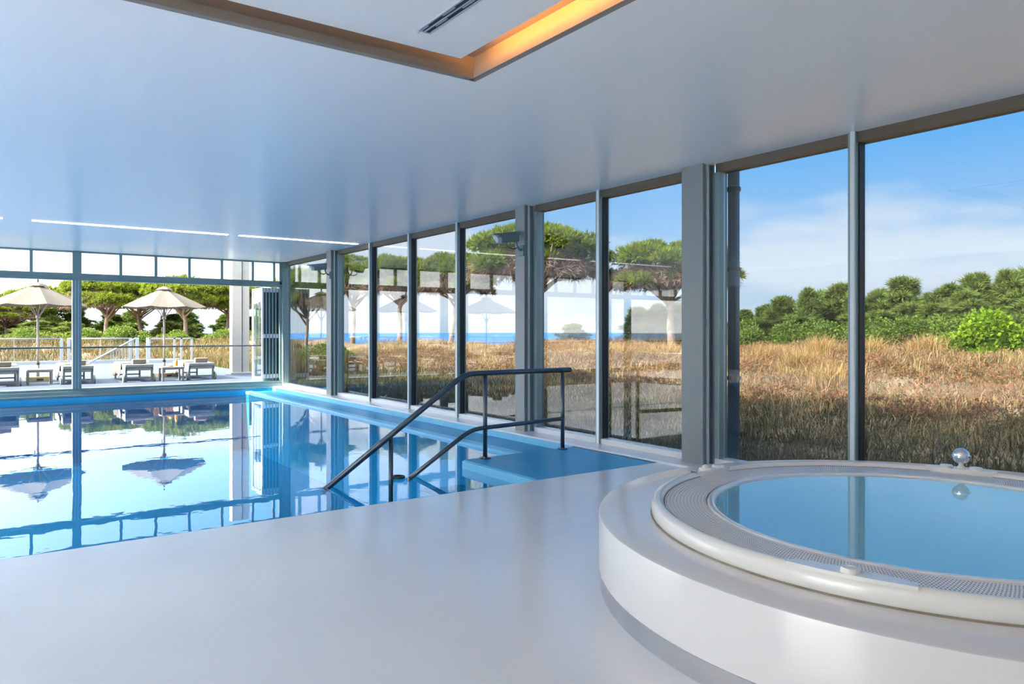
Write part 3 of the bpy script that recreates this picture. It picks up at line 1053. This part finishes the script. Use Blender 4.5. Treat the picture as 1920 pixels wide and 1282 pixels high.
def balustrade(name, segs, label, ends=True):
    root = empty(name, (segs[0][0], yb, ZD), label, 'balustrade')
    for x0, x1 in segs:
        tube('top_rail', [(x0, yb, 1.10), (x1, yb, 1.10)], .028, M['white_metal'], root, 8)
        box('bottom_rail', (x0, x1, yb - .02, yb + .02, ZD + .04, ZD + .08), M['white_metal'], root)
        k = max(1, round((x1 - x0) / 1.3))
        for i in range(k + 1):
            xx = x0 + (x1 - x0) * i / k
            if i in (0, k):
                box('post', (xx - .05, xx + .05, yb - .03, yb + .03, ZD, 1.12), M['white_metal'], root, .004)
            else:
                box('post', (xx - .012, xx + .012, yb - .015, yb + .015, ZD, 1.10), M['white_metal'], root)
            if i < k:
                xn = x0 + (x1 - x0) * (i + 1) / k
                box('glass_panel', (xx + .05, xn - .05, yb - .006, yb + .006, ZD + .1, 1.06), M['glass_clear'], root)
    return root


balustrade('glass_balustrade', [(-11.0, -7.0), (-6.8, -2.3), (-2.1, 2.36)], 'glass balustrade with white rails behind the left parasol')
gb = balustrade('glass_balustrade', [(2.60, 4.7)], 'glass balustrade section beside the stair rail')
st = empty('stair_rail', (3.3, 32.2, ZD), 'sloping white stair rail with glass at the terrace edge', 'stair rail')
ys = 32.2
tube('slope_rail', [(3.22, ys, ZD + .03), (4.82, ys, 1.10)], .035, M['white_metal'], st, 8)
for i in range(9):
    x = 3.95 + i * .10
    zt_ = ZD + .03 + (x - 3.22) / 1.6 * (1.07 - ZD)
    box('baluster', (x - .008, x + .008, ys - .008, ys + .008, ZD, zt_), M['white_metal'], st)
for x in (4.88, 5.26):
    box('post', (x - .06, x + .06, ys - .04, ys + .04, ZD, 1.13), M['white_metal'], st, .004)
mesh_obj('glass_panel', [(3.4, ys + .02, ZD), (4.8, ys + .02, ZD), (4.8, ys + .02, 1.03), (3.4, ys + .03, ZD), (4.8, ys + .03, ZD), (4.8, ys + .03, 1.03)],
         [(0, 1, 2), (5, 4, 3), (0, 3, 4, 1), (1, 4, 5, 2), (2, 5, 3, 0)], M['glass_clear'], st)
en = empty('glass_enclosure', (6.0, 31.6, ZD), 'small white framed glass gate enclosure behind the right parasol', 'gate')
for x in (5.3, 6.22, 6.48, 6.88):
    box('post', (x - .035, x + .035, 32.1, 32.17, ZD, 1.12), M['white_metal'], en, .004)
box('top_rail', (5.3, 6.88, 32.1, 32.16, 1.07, 1.12), M['white_metal'], en)
for a, b in ((5.34, 6.18), (6.26, 6.44), (6.52, 6.84)):
    box('glass_panel', (a, b, 32.12, 32.135, ZD + .06, 1.07), M['glass_clear'], en)
box('low_step', (5.2, 6.2, 31.7, 32.0, ZD, ZD + .12), M['white_metal'], en, .01)

# ------------------------------------------------------------------ land and sea
def hill(x, y):
    """height of the dunes"""
    x = np.asarray(x, float)
    y = np.asarray(y, float)
    d = np.hypot(x, y)
    near = np.clip((x - 7.5) / 9.0, 0, 1)
    far = np.clip((y - 33) / 8.0, 0, 1)
    up = np.maximum(near, far)
    up = up * up * (3 - 2 * up)
    h = -.12 + up * .62
    h = h + up * (.24 * np.sin(x * .55 + 1.3) * np.cos(y * .47) + .13 * np.sin(x * 1.3 + y * .9) + .07 * np.cos(y * 1.9 - x * .6))
    d0 = 62 - 14 * np.clip((x - 13) / 6, 0, 1)
    drop = np.clip((d - d0) / 60.0, 0, 1)
    h = h - 14 * drop ** 1.3
    return h


def terrain():
    xs_ = np.concatenate([np.arange(-60, -14, 4.0), np.arange(-14, 40, .8), np.arange(40, 150, 5.0)])
    ys_ = np.concatenate([np.arange(-40, -8, 4.0), np.arange(-8, 60, .8), np.arange(60, 170, 5.0)])
    X, Y = np.meshgrid(xs_, ys_)
    Z = hill(X, Y)
    inside = (X < 6.5) & (Y < 33.3)
    Z = np.where(inside, -2.2, Z)
    nx, ny = len(xs_), len(ys_)
    V = np.c_[X.ravel(), Y.ravel(), Z.ravel()]
    ii, jj = np.meshgrid(np.arange(nx - 1), np.arange(ny - 1))
    k = (jj * nx + ii).ravel()
    F = np.c_[k, k + 1, k + nx + 1, k + nx]
    o = mesh_obj('ground', V, F.tolist(), M['sand'], None, smooth=True)
    tag(o, 'sandy dune ground around the building', kind='structure')


terrain()
sea = mesh_obj('sea', [(-3000, -3000, -12), (4000, -3000, -12), (4000, 4000, -12), (-3000, 4000, -12)], [(0, 1, 2, 3)], M['sea'])
tag(sea, 'blue sea on the horizon', 'sea', kind='stuff')


# ------------------------------------------------------------------ plants
def tri_mesh(name, V, mat):
    """V: (n,3,3) triangles"""
    n = len(V)
    me = bpy.data.meshes.new(name)
    me.vertices.add(n * 3)
    me.vertices.foreach_set('co', np.ascontiguousarray(V, dtype=np.float32).ravel())
    me.loops.add(n * 3)
    me.loops.foreach_set('vertex_index', np.arange(n * 3, dtype=np.int32))
    me.polygons.add(n)
    me.polygons.foreach_set('loop_start', np.arange(0, n * 3, 3, dtype=np.int32))
    me.update(calc_edges=True)
    me.materials.append(mat)
    return me


def norm(a):
    return a / np.maximum(np.linalg.norm(a, axis=-1, keepdims=True), 1e-9)


def needles(P, D, length, width, spread, per):
    """bursts of needle triangles at P pointing about D"""
    n = len(P)
    p = np.repeat(P, per, 0)
    d = norm(np.repeat(D, per, 0) + rng.normal(0, spread, (n * per, 3)))
    l = length * rng.uniform(.6, 1.25, (n * per, 1))
    s = norm(np.cross(d, rng.normal(0, 1, (n * per, 3)))) * width
    return np.stack([p - s, p + s, p + d * l], 1)


def rand_dirs(n, zmin=-1.0):
    z = rng.uniform(zmin, 1, n)
    a = rng.uniform(0, 2 * PI, n)
    r = np.sqrt(np.maximum(0, 1 - z * z))
    return np.c_[r * np.cos(a), r * np.sin(a), z]


def lobes_to_tris(lobes, tufts, per, length, width, spread, zmin=-.35):
    out = []
    for c, rad in lobes:
        d = rand_dirs(tufts, zmin)
        p = np.array(c) + d * np.array(rad) * rng.uniform(.75, 1.05, (tufts, 1))
        dd = norm(d + np.array((0, 0, .45)))
        out.append(needles(p, dd, length, width, spread, per))
    return np.concatenate(out)


def join_geo(parts):
    V, F = [], []
    for v, f in parts:
        b = len(V)
        V += [tuple(p) for p in v]
        F += [tuple(i + b for i in ff) for ff in f]
    return V, F


def make_umbrella_pine(seed):
    """crown about 2 wide (radius 1), total height 1.0 in units of 5 m x 5 m: built in metres, radius 2.6, height 5"""
    random.seed(seed)
    R, H = 2.6, 5.0
    lobes = []
    for i in range(60):
        a = random.uniform(0, 2 * PI)
        low = i >= 38
        r = R * (.88 * math.sqrt(random.random()) if not low else random.uniform(.55, .98))
        dome = math.sqrt(max(0, 1 - (r / (R * 1.02)) ** 2))
        z = 3.30 + 1.15 * dome + random.uniform(-.18, .12) if not low else 2.75 + .55 * dome + random.uniform(-.15, .35)
        s = random.uniform(.40, .70) * (.8 if low else 1)
        lobes.append(((r * math.cos(a), r * math.sin(a), z), (s, s, s * .66)))
    crown = lobes_to_tris(lobes, 80, 12, .24, .026, .5)
    parts = []
    lean = random.uniform(-.5, .5)
    top = Vector((lean * .6, random.uniform(-.3, .3), 2.6))
    base = Vector((lean * -.5, 0, -.4))
    mid = (base + top) / 2 + Vector((random.uniform(-.18, .18), random.uniform(-.18, .18), 0))
    parts.append(tube_geo([base, (base + mid) / 2 + Vector((.05, 0, 0)), mid, (mid + top) / 2 + Vector((-.05, .04, 0)), top], [.19, .17, .15, .13, .10], 8))
    for i, (c, rad) in enumerate(lobes[:15]):
        st_ = mid.lerp(top, random.uniform(.5, 1.0))
        e = Vector(c)
        md = st_.lerp(e, .5) + Vector((random.uniform(-.15, .15), random.uniform(-.15, .15), -.22))
        parts.append(tube_geo([st_, md, e], [.075, .05, .02], 5))
    # bare twigs under the crown
    tw = []
    for i in range(1500):
        a = random.uniform(0, 2 * PI)
        r = R * .95 * math.sqrt(random.random())
        tw.append((r * math.cos(a), r * math.sin(a), 2.75 + (.35 + 1.0 * random.random()) * math.sqrt(max(0, 1 - (r / R) ** 2))))
    tw = np.array(tw)
    dd = norm(np.c_[tw[:, :2] * .4, np.full(len(tw), -.35)])
    twigs = needles(tw, dd, .40, .013, .8, 8)
    return (tri_mesh('crown', crown, M['pine_needles']), parts, twigs)


def make_bushy_pine(seed, slim=1.0):
    """upright irregular young pine, 3.6 m tall"""
    random.seed(seed)
    lobes = []
    for i in range(78):
        t = (i / 77) ** 1.05
        z = .25 + 3.2 * t
        rr_ = (1.30 * (1 - t) ** .55 + .06) * slim * random.uniform(.5, 1.3)
        a = i * 2.4 + random.uniform(-.5, .5)
        r = rr_ * random.uniform(.3, 1.0)
        s = random.uniform(.12, .30) * (1.1 - .4 * t)
        lobes.append(((r * math.cos(a), r * math.sin(a), z + random.uniform(-.15, .15)), (s * 1.15, s * 1.15, s * .8)))
    crown = lobes_to_tris(lobes, 24, 11, .34, .028, .75, -.6)
    parts = [tube_geo([(0, 0, -.3), (.04, .02, 1.2), (-.03, 0, 3.2)], [.10, .075, .02], 7)]
    for c, rad in lobes[::3]:
        z = max(.3, c[2] - .3)
        parts.append(tube_geo([(0, 0, z), (c[0] * .5, c[1] * .5, z + .12), c], [.035, .025, .01], 5))
    return tri_mesh('crown', crown, M['pine_dark']), parts


def make_shrub(seed, leaf, mat, n=330):
    """rounded leafy shrub about 2 m wide, 1.6 m tall"""
    random.seed(seed)
    out = []
    for i in range(22):
        a = random.uniform(0, 2 * PI)
        r = .72 * math.sqrt(random.random())
        z = .25 + 1.0 * random.random() * math.sqrt(1 - (r / .8) ** 2 if r < .8 else 0)
        s = random.uniform(.28, .45)
        d = rand_dirs(n, -.5)
        p = np.array((r * math.cos(a), r * math.sin(a), z)) + d * s * rng.uniform(.8, 1.05, (n, 1))
        e = norm(d + rng.normal(0, .6, (n, 3)))
        s1 = norm(np.cross(e, rng.normal(0, 1, (n, 3))))
        l = leaf * rng.uniform(.7, 1.3, (n, 1))
        tip = p + e * l
        sd = s1 * l * .34
        mid_ = p + e * l * .45
        out.append(np.stack([p, mid_ - sd, mid_ + sd], 1))
        out.append(np.stack([mid_ - sd, tip, mid_ + sd], 1))
    parts = []
    for k in range(7):
        a = k * .9
        parts.append(tube_geo([(0, 0, -.2), (.2 * math.cos(a), .2 * math.sin(a), .35), (.5 * math.cos(a), .5 * math.sin(a), .85)], [.04, .03, .012], 5))
    return tri_mesh('leaves', np.concatenate(out), mat), parts


def parts_mesh(name, parts, mat):
    V, F = join_geo(parts)
    me = bpy.data.meshes.new(name)
    me.from_pydata(V, [], F)
    me.update()
    me.polygons.foreach_set('use_smooth', [True] * len(me.polygons))
    me.materials.append(mat)
    return me


UP = []
for s in (3, 5, 8):
    c, p, tw = make_umbrella_pine(s)
    UP.append((c, parts_mesh('trunk', p, M['bark']), tri_mesh('twigs', tw, M['twig'])))
BP = []
for s, sl_ in ((21, 1.0), (22, .8), (23, 1.25)):
    c, p = make_bushy_pine(s, sl_)
    BP.append((c, parts_mesh('trunk', p, M['bark'])))
SH = []
for s in (31, 32):
    c, p = make_shrub(s, .085, M['shrub'])
    SH.append((c, parts_mesh('stem', p, M['bark'])))
c, p = make_shrub(33, .10, M['shrub_bright'], 420)
SHB = (c, parts_mesh('stem', p, M['bark']))


def plant(name, cat, label, group, meshes, loc, rot, scale):
    root = empty(name, loc, label, cat, group)
    root.rotation_euler.z = rot
    root.scale = scale
    for me in meshes:
        link(me.name.split('.')[0], me, None, root)
    return root


def gz(x, y):
    return float(hill(x, y))



# umbrella pines: (x, y, top height, crown radius, mesh, label)
pines = [
    (1.2, 58.1, 3.3, 3.0, 0, 'low umbrella pine behind the left parasol canopy'),
    (-4.0, 60.0, 3.3, 3.0, 1, 'umbrella pine beyond the left picture edge'),
    (3.2, 58.8, 4.2, 2.6, 1, 'umbrella pine just left of the grey terrace post'),
    (6.0, 52.2, 4.6, 2.6, 2, 'umbrella pine just right of the grey terrace post'),
    (8.4, 55.1, 4.6, 2.6, 0, 'umbrella pine directly behind the right parasol'),
    (10.0, 48.2, 4.55, 2.5, 1, 'umbrella pine right of the right parasol canopy'),
    (12.4, 48.8, 4.5, 2.5, 2, 'umbrella pine behind the cream terrace column'),
    (20.4, 27.0, 6.0, 3.3, 0, 'tall umbrella pine beside the nearer security camera'),
    (24.6, 22.4, 5.2, 3.0, 2, 'broad umbrella pine left of the wide grey column'),
    (22.6, 37.9, 5.8, 2.6, 1, 'umbrella pine in the pane left of the nearer security camera'),
    (21.0, 41.4, 5.9, 2.6, 2, 'umbrella pine seen through the middle far pane'),
    (19.4, 44.9, 6.0, 2.6, 0, 'umbrella pine seen beside the farther security camera'),
    (10.6, 29.3, 3.8, 1.3, 1, 'slim pine in the narrow corner window'),
]
for i, (x, y, h, r, k, lb) in enumerate(pines):
    z = gz(x, y)
    plant('umbrella_pine', 'tree', lb, 'umbrella pines around the building', UP[k], (x, y, z), i * 1.9,
          (r / 2.75, r / 2.75, (h - z) / 4.75))

bushy = [(25.9, 30.6, 1.7, 'small lone pine against the sea'), (27.3, 27.2, 2.5, 'young pine under the broad umbrella pine, leftmost'),
         (26.7, 25.2, 2.6, 'young pine under the broad umbrella pine, middle'), (28.2, 25.3, 2.7, 'young pine under the broad umbrella pine, rightmost'),
         (35.2, 26.5, 2.5, 'low pine just right of the drain pipe'), (34.4, 24.6, 2.7, 'pine second from the drain pipe'),
         (33.4, 22.8, 3.0, 'pine third from the drain pipe'), (32.6, 20.9, 3.3, 'pine fourth from the drain pipe'),
         (35.2, 21.6, 3.3, 'pine left of the mullion behind the hot tub, farther one'), (34.9, 20.6, 3.55, 'tallest pine left of the mullion behind the hot tub'),
         (34.5, 19.6, 3.3, 'pine standing behind the mullion at the hot tub'), (37.4, 20.0, 3.35, 'dark pine just right of the mullion at the hot tub'),
         (36.4, 18.3, 3.8, 'tall spreading pine in the right pane'), (39.5, 18.5, 3.2, 'lower pine right of the tall spreading pine'),
         (38.3, 16.9, 3.5, 'pine left of the bright green shrub'), (38.3, 15.7, 3.9, 'tall pine above the bright green shrub'),
         (38.3, 14.5, 4.0, 'tall pine at the right picture edge'), (41.5, 14.6, 4.2, 'pine cut by the right picture edge')]
for i, (x, y, h, lb) in enumerate(bushy):
    z = gz(x, y)
    s = (h - z) / 3.55
    w = max(s, .75) * (1.15 + .25 * math.sin(i * 2.3))
    plant('young_pine', 'tree', lb, 'young pines on the dune', BP[i % 3], (x, y, z), i * 1.3, (w, w, s))

shrubs = [(25.2, 18.9, 1.75, 'dark shrub beside the drain pipe'), (27.8, 19.5, 1.6, 'low shrub at the pale sand patch'),
          (25.9, 17.2, 1.7, 'shrub right of the pale sand patch'), (26.1, 15.8, 1.85, 'shrub left of the mullion behind the hot tub'),
          (26.5, 14.3, 1.8, 'shrub just right of the mullion behind the hot tub'), (26.2, 13.2, 1.9, 'shrub below the tall spreading pine'),
          (27.0, 12.2, 1.9, 'shrub left of the bright green one'), (25.8, 10.6, 2.1, 'dull green shrub behind the bright green one'),
          (26.5, 8.6, 2.3, 'dull green shrub at the right picture edge'),
          (6.3, 44.6, 1.7, 'round shrub between the terrace post and the right parasol'), (4.6, 47.9, 1.5, 'shrub behind the grey terrace post'),
          (11.1, 43.7, 1.5, 'shrub left of the cream terrace column'), (9.1, 46.4, 1.4, 'shrub behind the right parasol pole'),
          (10.2, 26.3, 1.0, 'shrub in the narrow corner window'), (2.2, 49.7, 1.5, 'shrub behind the left parasol pole'),
          (0.3, 47.0, 1.4, 'shrub at the left picture edge'), (12.8, 42.0, 1.6, 'shrub beside the folded doors')]
for i, (x, y, h, lb) in enumerate(shrubs):
    z = gz(x, y)
    s = (h - z) / 1.45
    plant('shrub', 'shrub', lb, 'shrubs on the dune', SH[i % 2], (x, y, z), i * 1.1, (max(s, 1) * 1.15, max(s, 1) * 1.15, s))
for x, y, h, lb in ((22.2, 8.9, 1.9, 'bright green leafy shrub in the right pane'),):
    z = gz(x, y)
    plant('leafy_shrub', 'shrub', lb, None, SHB, (x, y, z), .4, (1.25, 1.25, (h - z) / 1.45))


thick_l = [(-5, 57, 2.4), (-2.5, 60, 2.3), (-.5, 56, 2.0), (1.5, 61, 2.6), (3.6, 56, 2.2), (5.2, 60, 2.6), (7.0, 57, 2.4), (8.8, 60, 2.7), (10.5, 55, 2.4),
           (12, 58, 2.7), (13.5, 53, 2.4), (15, 55, 2.5), (14.6, 50, 2.2), (9.6, 52, 1.9), (4.4, 53, 1.8), (2.6, 54, 1.9)]
for i, (x, y, h) in enumerate(thick_l):
    z = gz(x, y)
    s = (h - z) / 3.45
    plant('young_pine', 'tree', 'dark bushy pine in the thicket beneath the umbrella pines beyond the terrace', 'thicket beyond the terrace', BP[i % 3],
          (x, y, z), i * 1.7, (max(s, .8) * 1.5, max(s, .8) * 1.2, s))
thick_r = [(31.0, 24.5, 1.7), (30.5, 22.0, 1.8), (30.2, 19.6, 1.9), (31.5, 17.8, 2.1), (30.0, 16.0, 2.1), (31.5, 14.6, 2.3), (30.4, 12.6, 2.4), (31.0, 10.8, 2.5),
           (32.5, 9.0, 2.6), (33, 12, 2.8), (34, 16.8, 2.5), (33, 14.0, 2.8), (38, 22, 2.5), (40, 24, 2.3), (38, 27, 2.0), (36, 29, 1.8), (42, 20, 2.8)]
for i, (x, y, h) in enumerate(thick_r):
    z = gz(x, y)
    s = (h - z) / 3.45
    plant('young_pine', 'tree', 'green bushy pine in the thicket behind the dune, partly hidden by its neighbours', 'thicket behind the dune', BP[(i + 1) % 3],
          (x, y, z), i * 2.1, (max(s, .8) * 1.3, max(s, .8) * 1.3, s))

for i, (x, y, h) in enumerate([(36, 11.5, 3.4), (38, 9.5, 3.7), (36.5, 7.6, 3.5), (39, 6, 3.9), (36, 4.2, 3.4), (38.5, 2.4, 3.8), (36.5, .6, 3.4), (39, -1.5, 3.7), (36, -3.5, 3.3)]):
    z = gz(x, y)
    s = (h - z) / 3.45
    plant('young_pine', 'tree', 'bushy pine continuing the thicket to the right of the view', 'thicket right of the view', BP[i % 3], (x, y, z), i * 1.9, (s * 1.4, s * 1.4, s))


def blades(P, H, lean, width, curl=.35):
    """curved blades at P: three triangles each"""
    n = len(P)
    a = rng.uniform(0, 2 * PI, n)
    d = np.c_[np.cos(a), np.sin(a), np.zeros(n)]
    s = np.c_[-np.sin(a), np.cos(a), np.zeros(n)] * width
    le = (lean * rng.uniform(.2, 1.3, n))[:, None]
    H = H[:, None]
    up = np.array((0, 0, 1.0))
    m = P + up * H * .55 + d * H * le * .35
    t = P + up * H * (1 - curl * le) + d * H * le
    return np.concatenate([np.stack([P - s, P + s, m + s * .7], 1), np.stack([P - s, m + s * .7, m - s * .7], 1),
                           np.stack([m - s * .7, m + s * .7, t], 1)], 1).reshape(-1, 3, 3)


def island_mesh(name, T, mat):
    """three triangles of a blade share corners so that a blade is one island"""
    n = len(T) // 3
    q = T.reshape(n, 9, 3)
    V = q[:, [0, 1, 2, 5, 8], :].reshape(-1, 3)
    b = (np.arange(n) * 5)[:, None]
    F = np.concatenate([b + [[0, 1, 2]], b + [[0, 2, 3]], b + [[3, 2, 4]]], 1).reshape(-1, 3)
    me = bpy.data.meshes.new(name)
    me.vertices.add(len(V))
    me.vertices.foreach_set('co', V.astype(np.float32).ravel())
    me.loops.add(F.size)
    me.loops.foreach_set('vertex_index', F.astype(np.int32).ravel())
    me.polygons.add(len(F))
    me.polygons.foreach_set('loop_start', np.arange(0, F.size, 3, dtype=np.int32))
    me.update(calc_edges=True)
    me.materials.append(mat)
    return me


def clumps(C, per, rad, h0, h1):
    n = len(C)
    P = np.repeat(C, per, 0)
    P = P + np.c_[rng.normal(0, rad, (n * per, 2)), np.zeros(n * per)]
    P[:, 2] = hill(P[:, 0], P[:, 1]) - .02
    H = np.repeat(rng.uniform(h0, h1, n), per) * rng.uniform(.5, 1.15, n * per)
    return P, H


# dry grass to the right of the building: dense near, thinner far
n = 4200
gx = 9.5 + 21 * rng.beta(1.2, 1.7, n)
gy = rng.uniform(-1.5, 34, n)
ok = ~((gx > 24) & (gy < 20))
C_ = np.c_[gx[ok], gy[ok], np.zeros(ok.sum())]
P, H = clumps(C_, 26, .16, .16, .46)
H = H * np.clip((P[:, 0] - 5.5) / 6, .35, 1)
g1 = link('dry_grass', island_mesh('dry_grass', blades(P, H, .9, .0075), M['straw']), None)
tag(g1, 'dry straw coloured dune grass outside the right windows', 'grass', kind='stuff')
n = 1900
C_ = np.c_[rng.uniform(-9, 14, n), rng.uniform(33.4, 47, n), np.zeros(n)]
P, H = clumps(C_, 24, .2, .30, .62)
g2 = link('dry_grass', island_mesh('dry_grass', blades(P, H, .8, .014), M['scrub']), None)
tag(g2, 'dry grass behind the terrace balustrade', 'grass', kind='stuff')
n = 420
C_ = np.c_[7.15 + 3 * rng.random(n) ** 1.4, rng.uniform(22.5, 33, n), np.zeros(n)]
P, H = clumps(C_, 30, .13, .5, .95)
g3 = link('dry_grass', island_mesh('dry_grass', blades(P, H, .7, .009), M['scrub']), None)
tag(g3, 'tall dry grass along the right terrace edge', 'grass', kind='stuff')

n = 2600
C_ = np.c_[6.75 + 5.2 * rng.random(n), rng.uniform(-1.5, 30, n), np.zeros(n)]
P, H = clumps(C_, 30, .17, .12, .34)
g4 = link('green_grass', island_mesh('green_grass', blades(P, H, 1.1, .008, .5), M['wiry']), None)
tag(g4, 'dark wiry green grass close outside the right windows', 'grass', kind='stuff')

# low reddish heath cushions
n = 950
hx = 11.0 + 13 * rng.random(n)
hy = rng.uniform(-1, 26, n)
C_ = np.c_[hx, hy, hill(hx, hy)]
T = []
for k in range(n):
    m_ = 170
    d = rand_dirs(m_, .0)
    s = rng.uniform(.22, .6)
    p = C_[k] + d * np.array((s, s, s * .6)) * rng.uniform(.8, 1.05, (m_, 1))
    T.append(needles(p, norm(d + np.array((0, 0, .4))), .10, .010, .7, 2))
hm = link('heath', tri_mesh('heath', np.concatenate(T), M['heath']), None)
tag(hm, 'low reddish brown heath plants on the dune', 'heath', kind='stuff')

# single tall tussocks
tus = [(20.3, 12.6, 1.1, 'tall dry tussock just left of the mullion at the hot tub'), (18.6, 10.1, 1.1, 'tall dry tussock just right of the mullion at the hot tub'),
       (18.7, 8.8, 1.15, 'reddish tussock left of the bright green shrub'), (16.4, 15.3, .95, 'tall tussock behind the handrail, left of the wide column'),
       (15.3, 10.0, .9, 'pale tussock in the middle of the left tub window'), (17.3, 12.3, .9, 'pale tussock in the left tub window, nearer the drain pipe'),
       (16.8, 17.5, .8, 'tussock behind the end of the handrail'), (13.1, 7.9, .65, 'low tussock in the shade just left of the mullion')]
for x, y, h, lb in tus:
    z = gz(x, y)
    P = np.c_[rng.normal(0, .2, (700, 2)), np.zeros(700)]
    H = (h - z + .25) * rng.uniform(.45, 1.2, 700)
    o = link('grass_tussock', island_mesh('grass_tussock', blades(P, H, .75, .007, .25), M['tussock']), None)
    o.location = (x, y, z - .03)
    tag(o, lb, 'grass tuft', 'single tall tussocks')
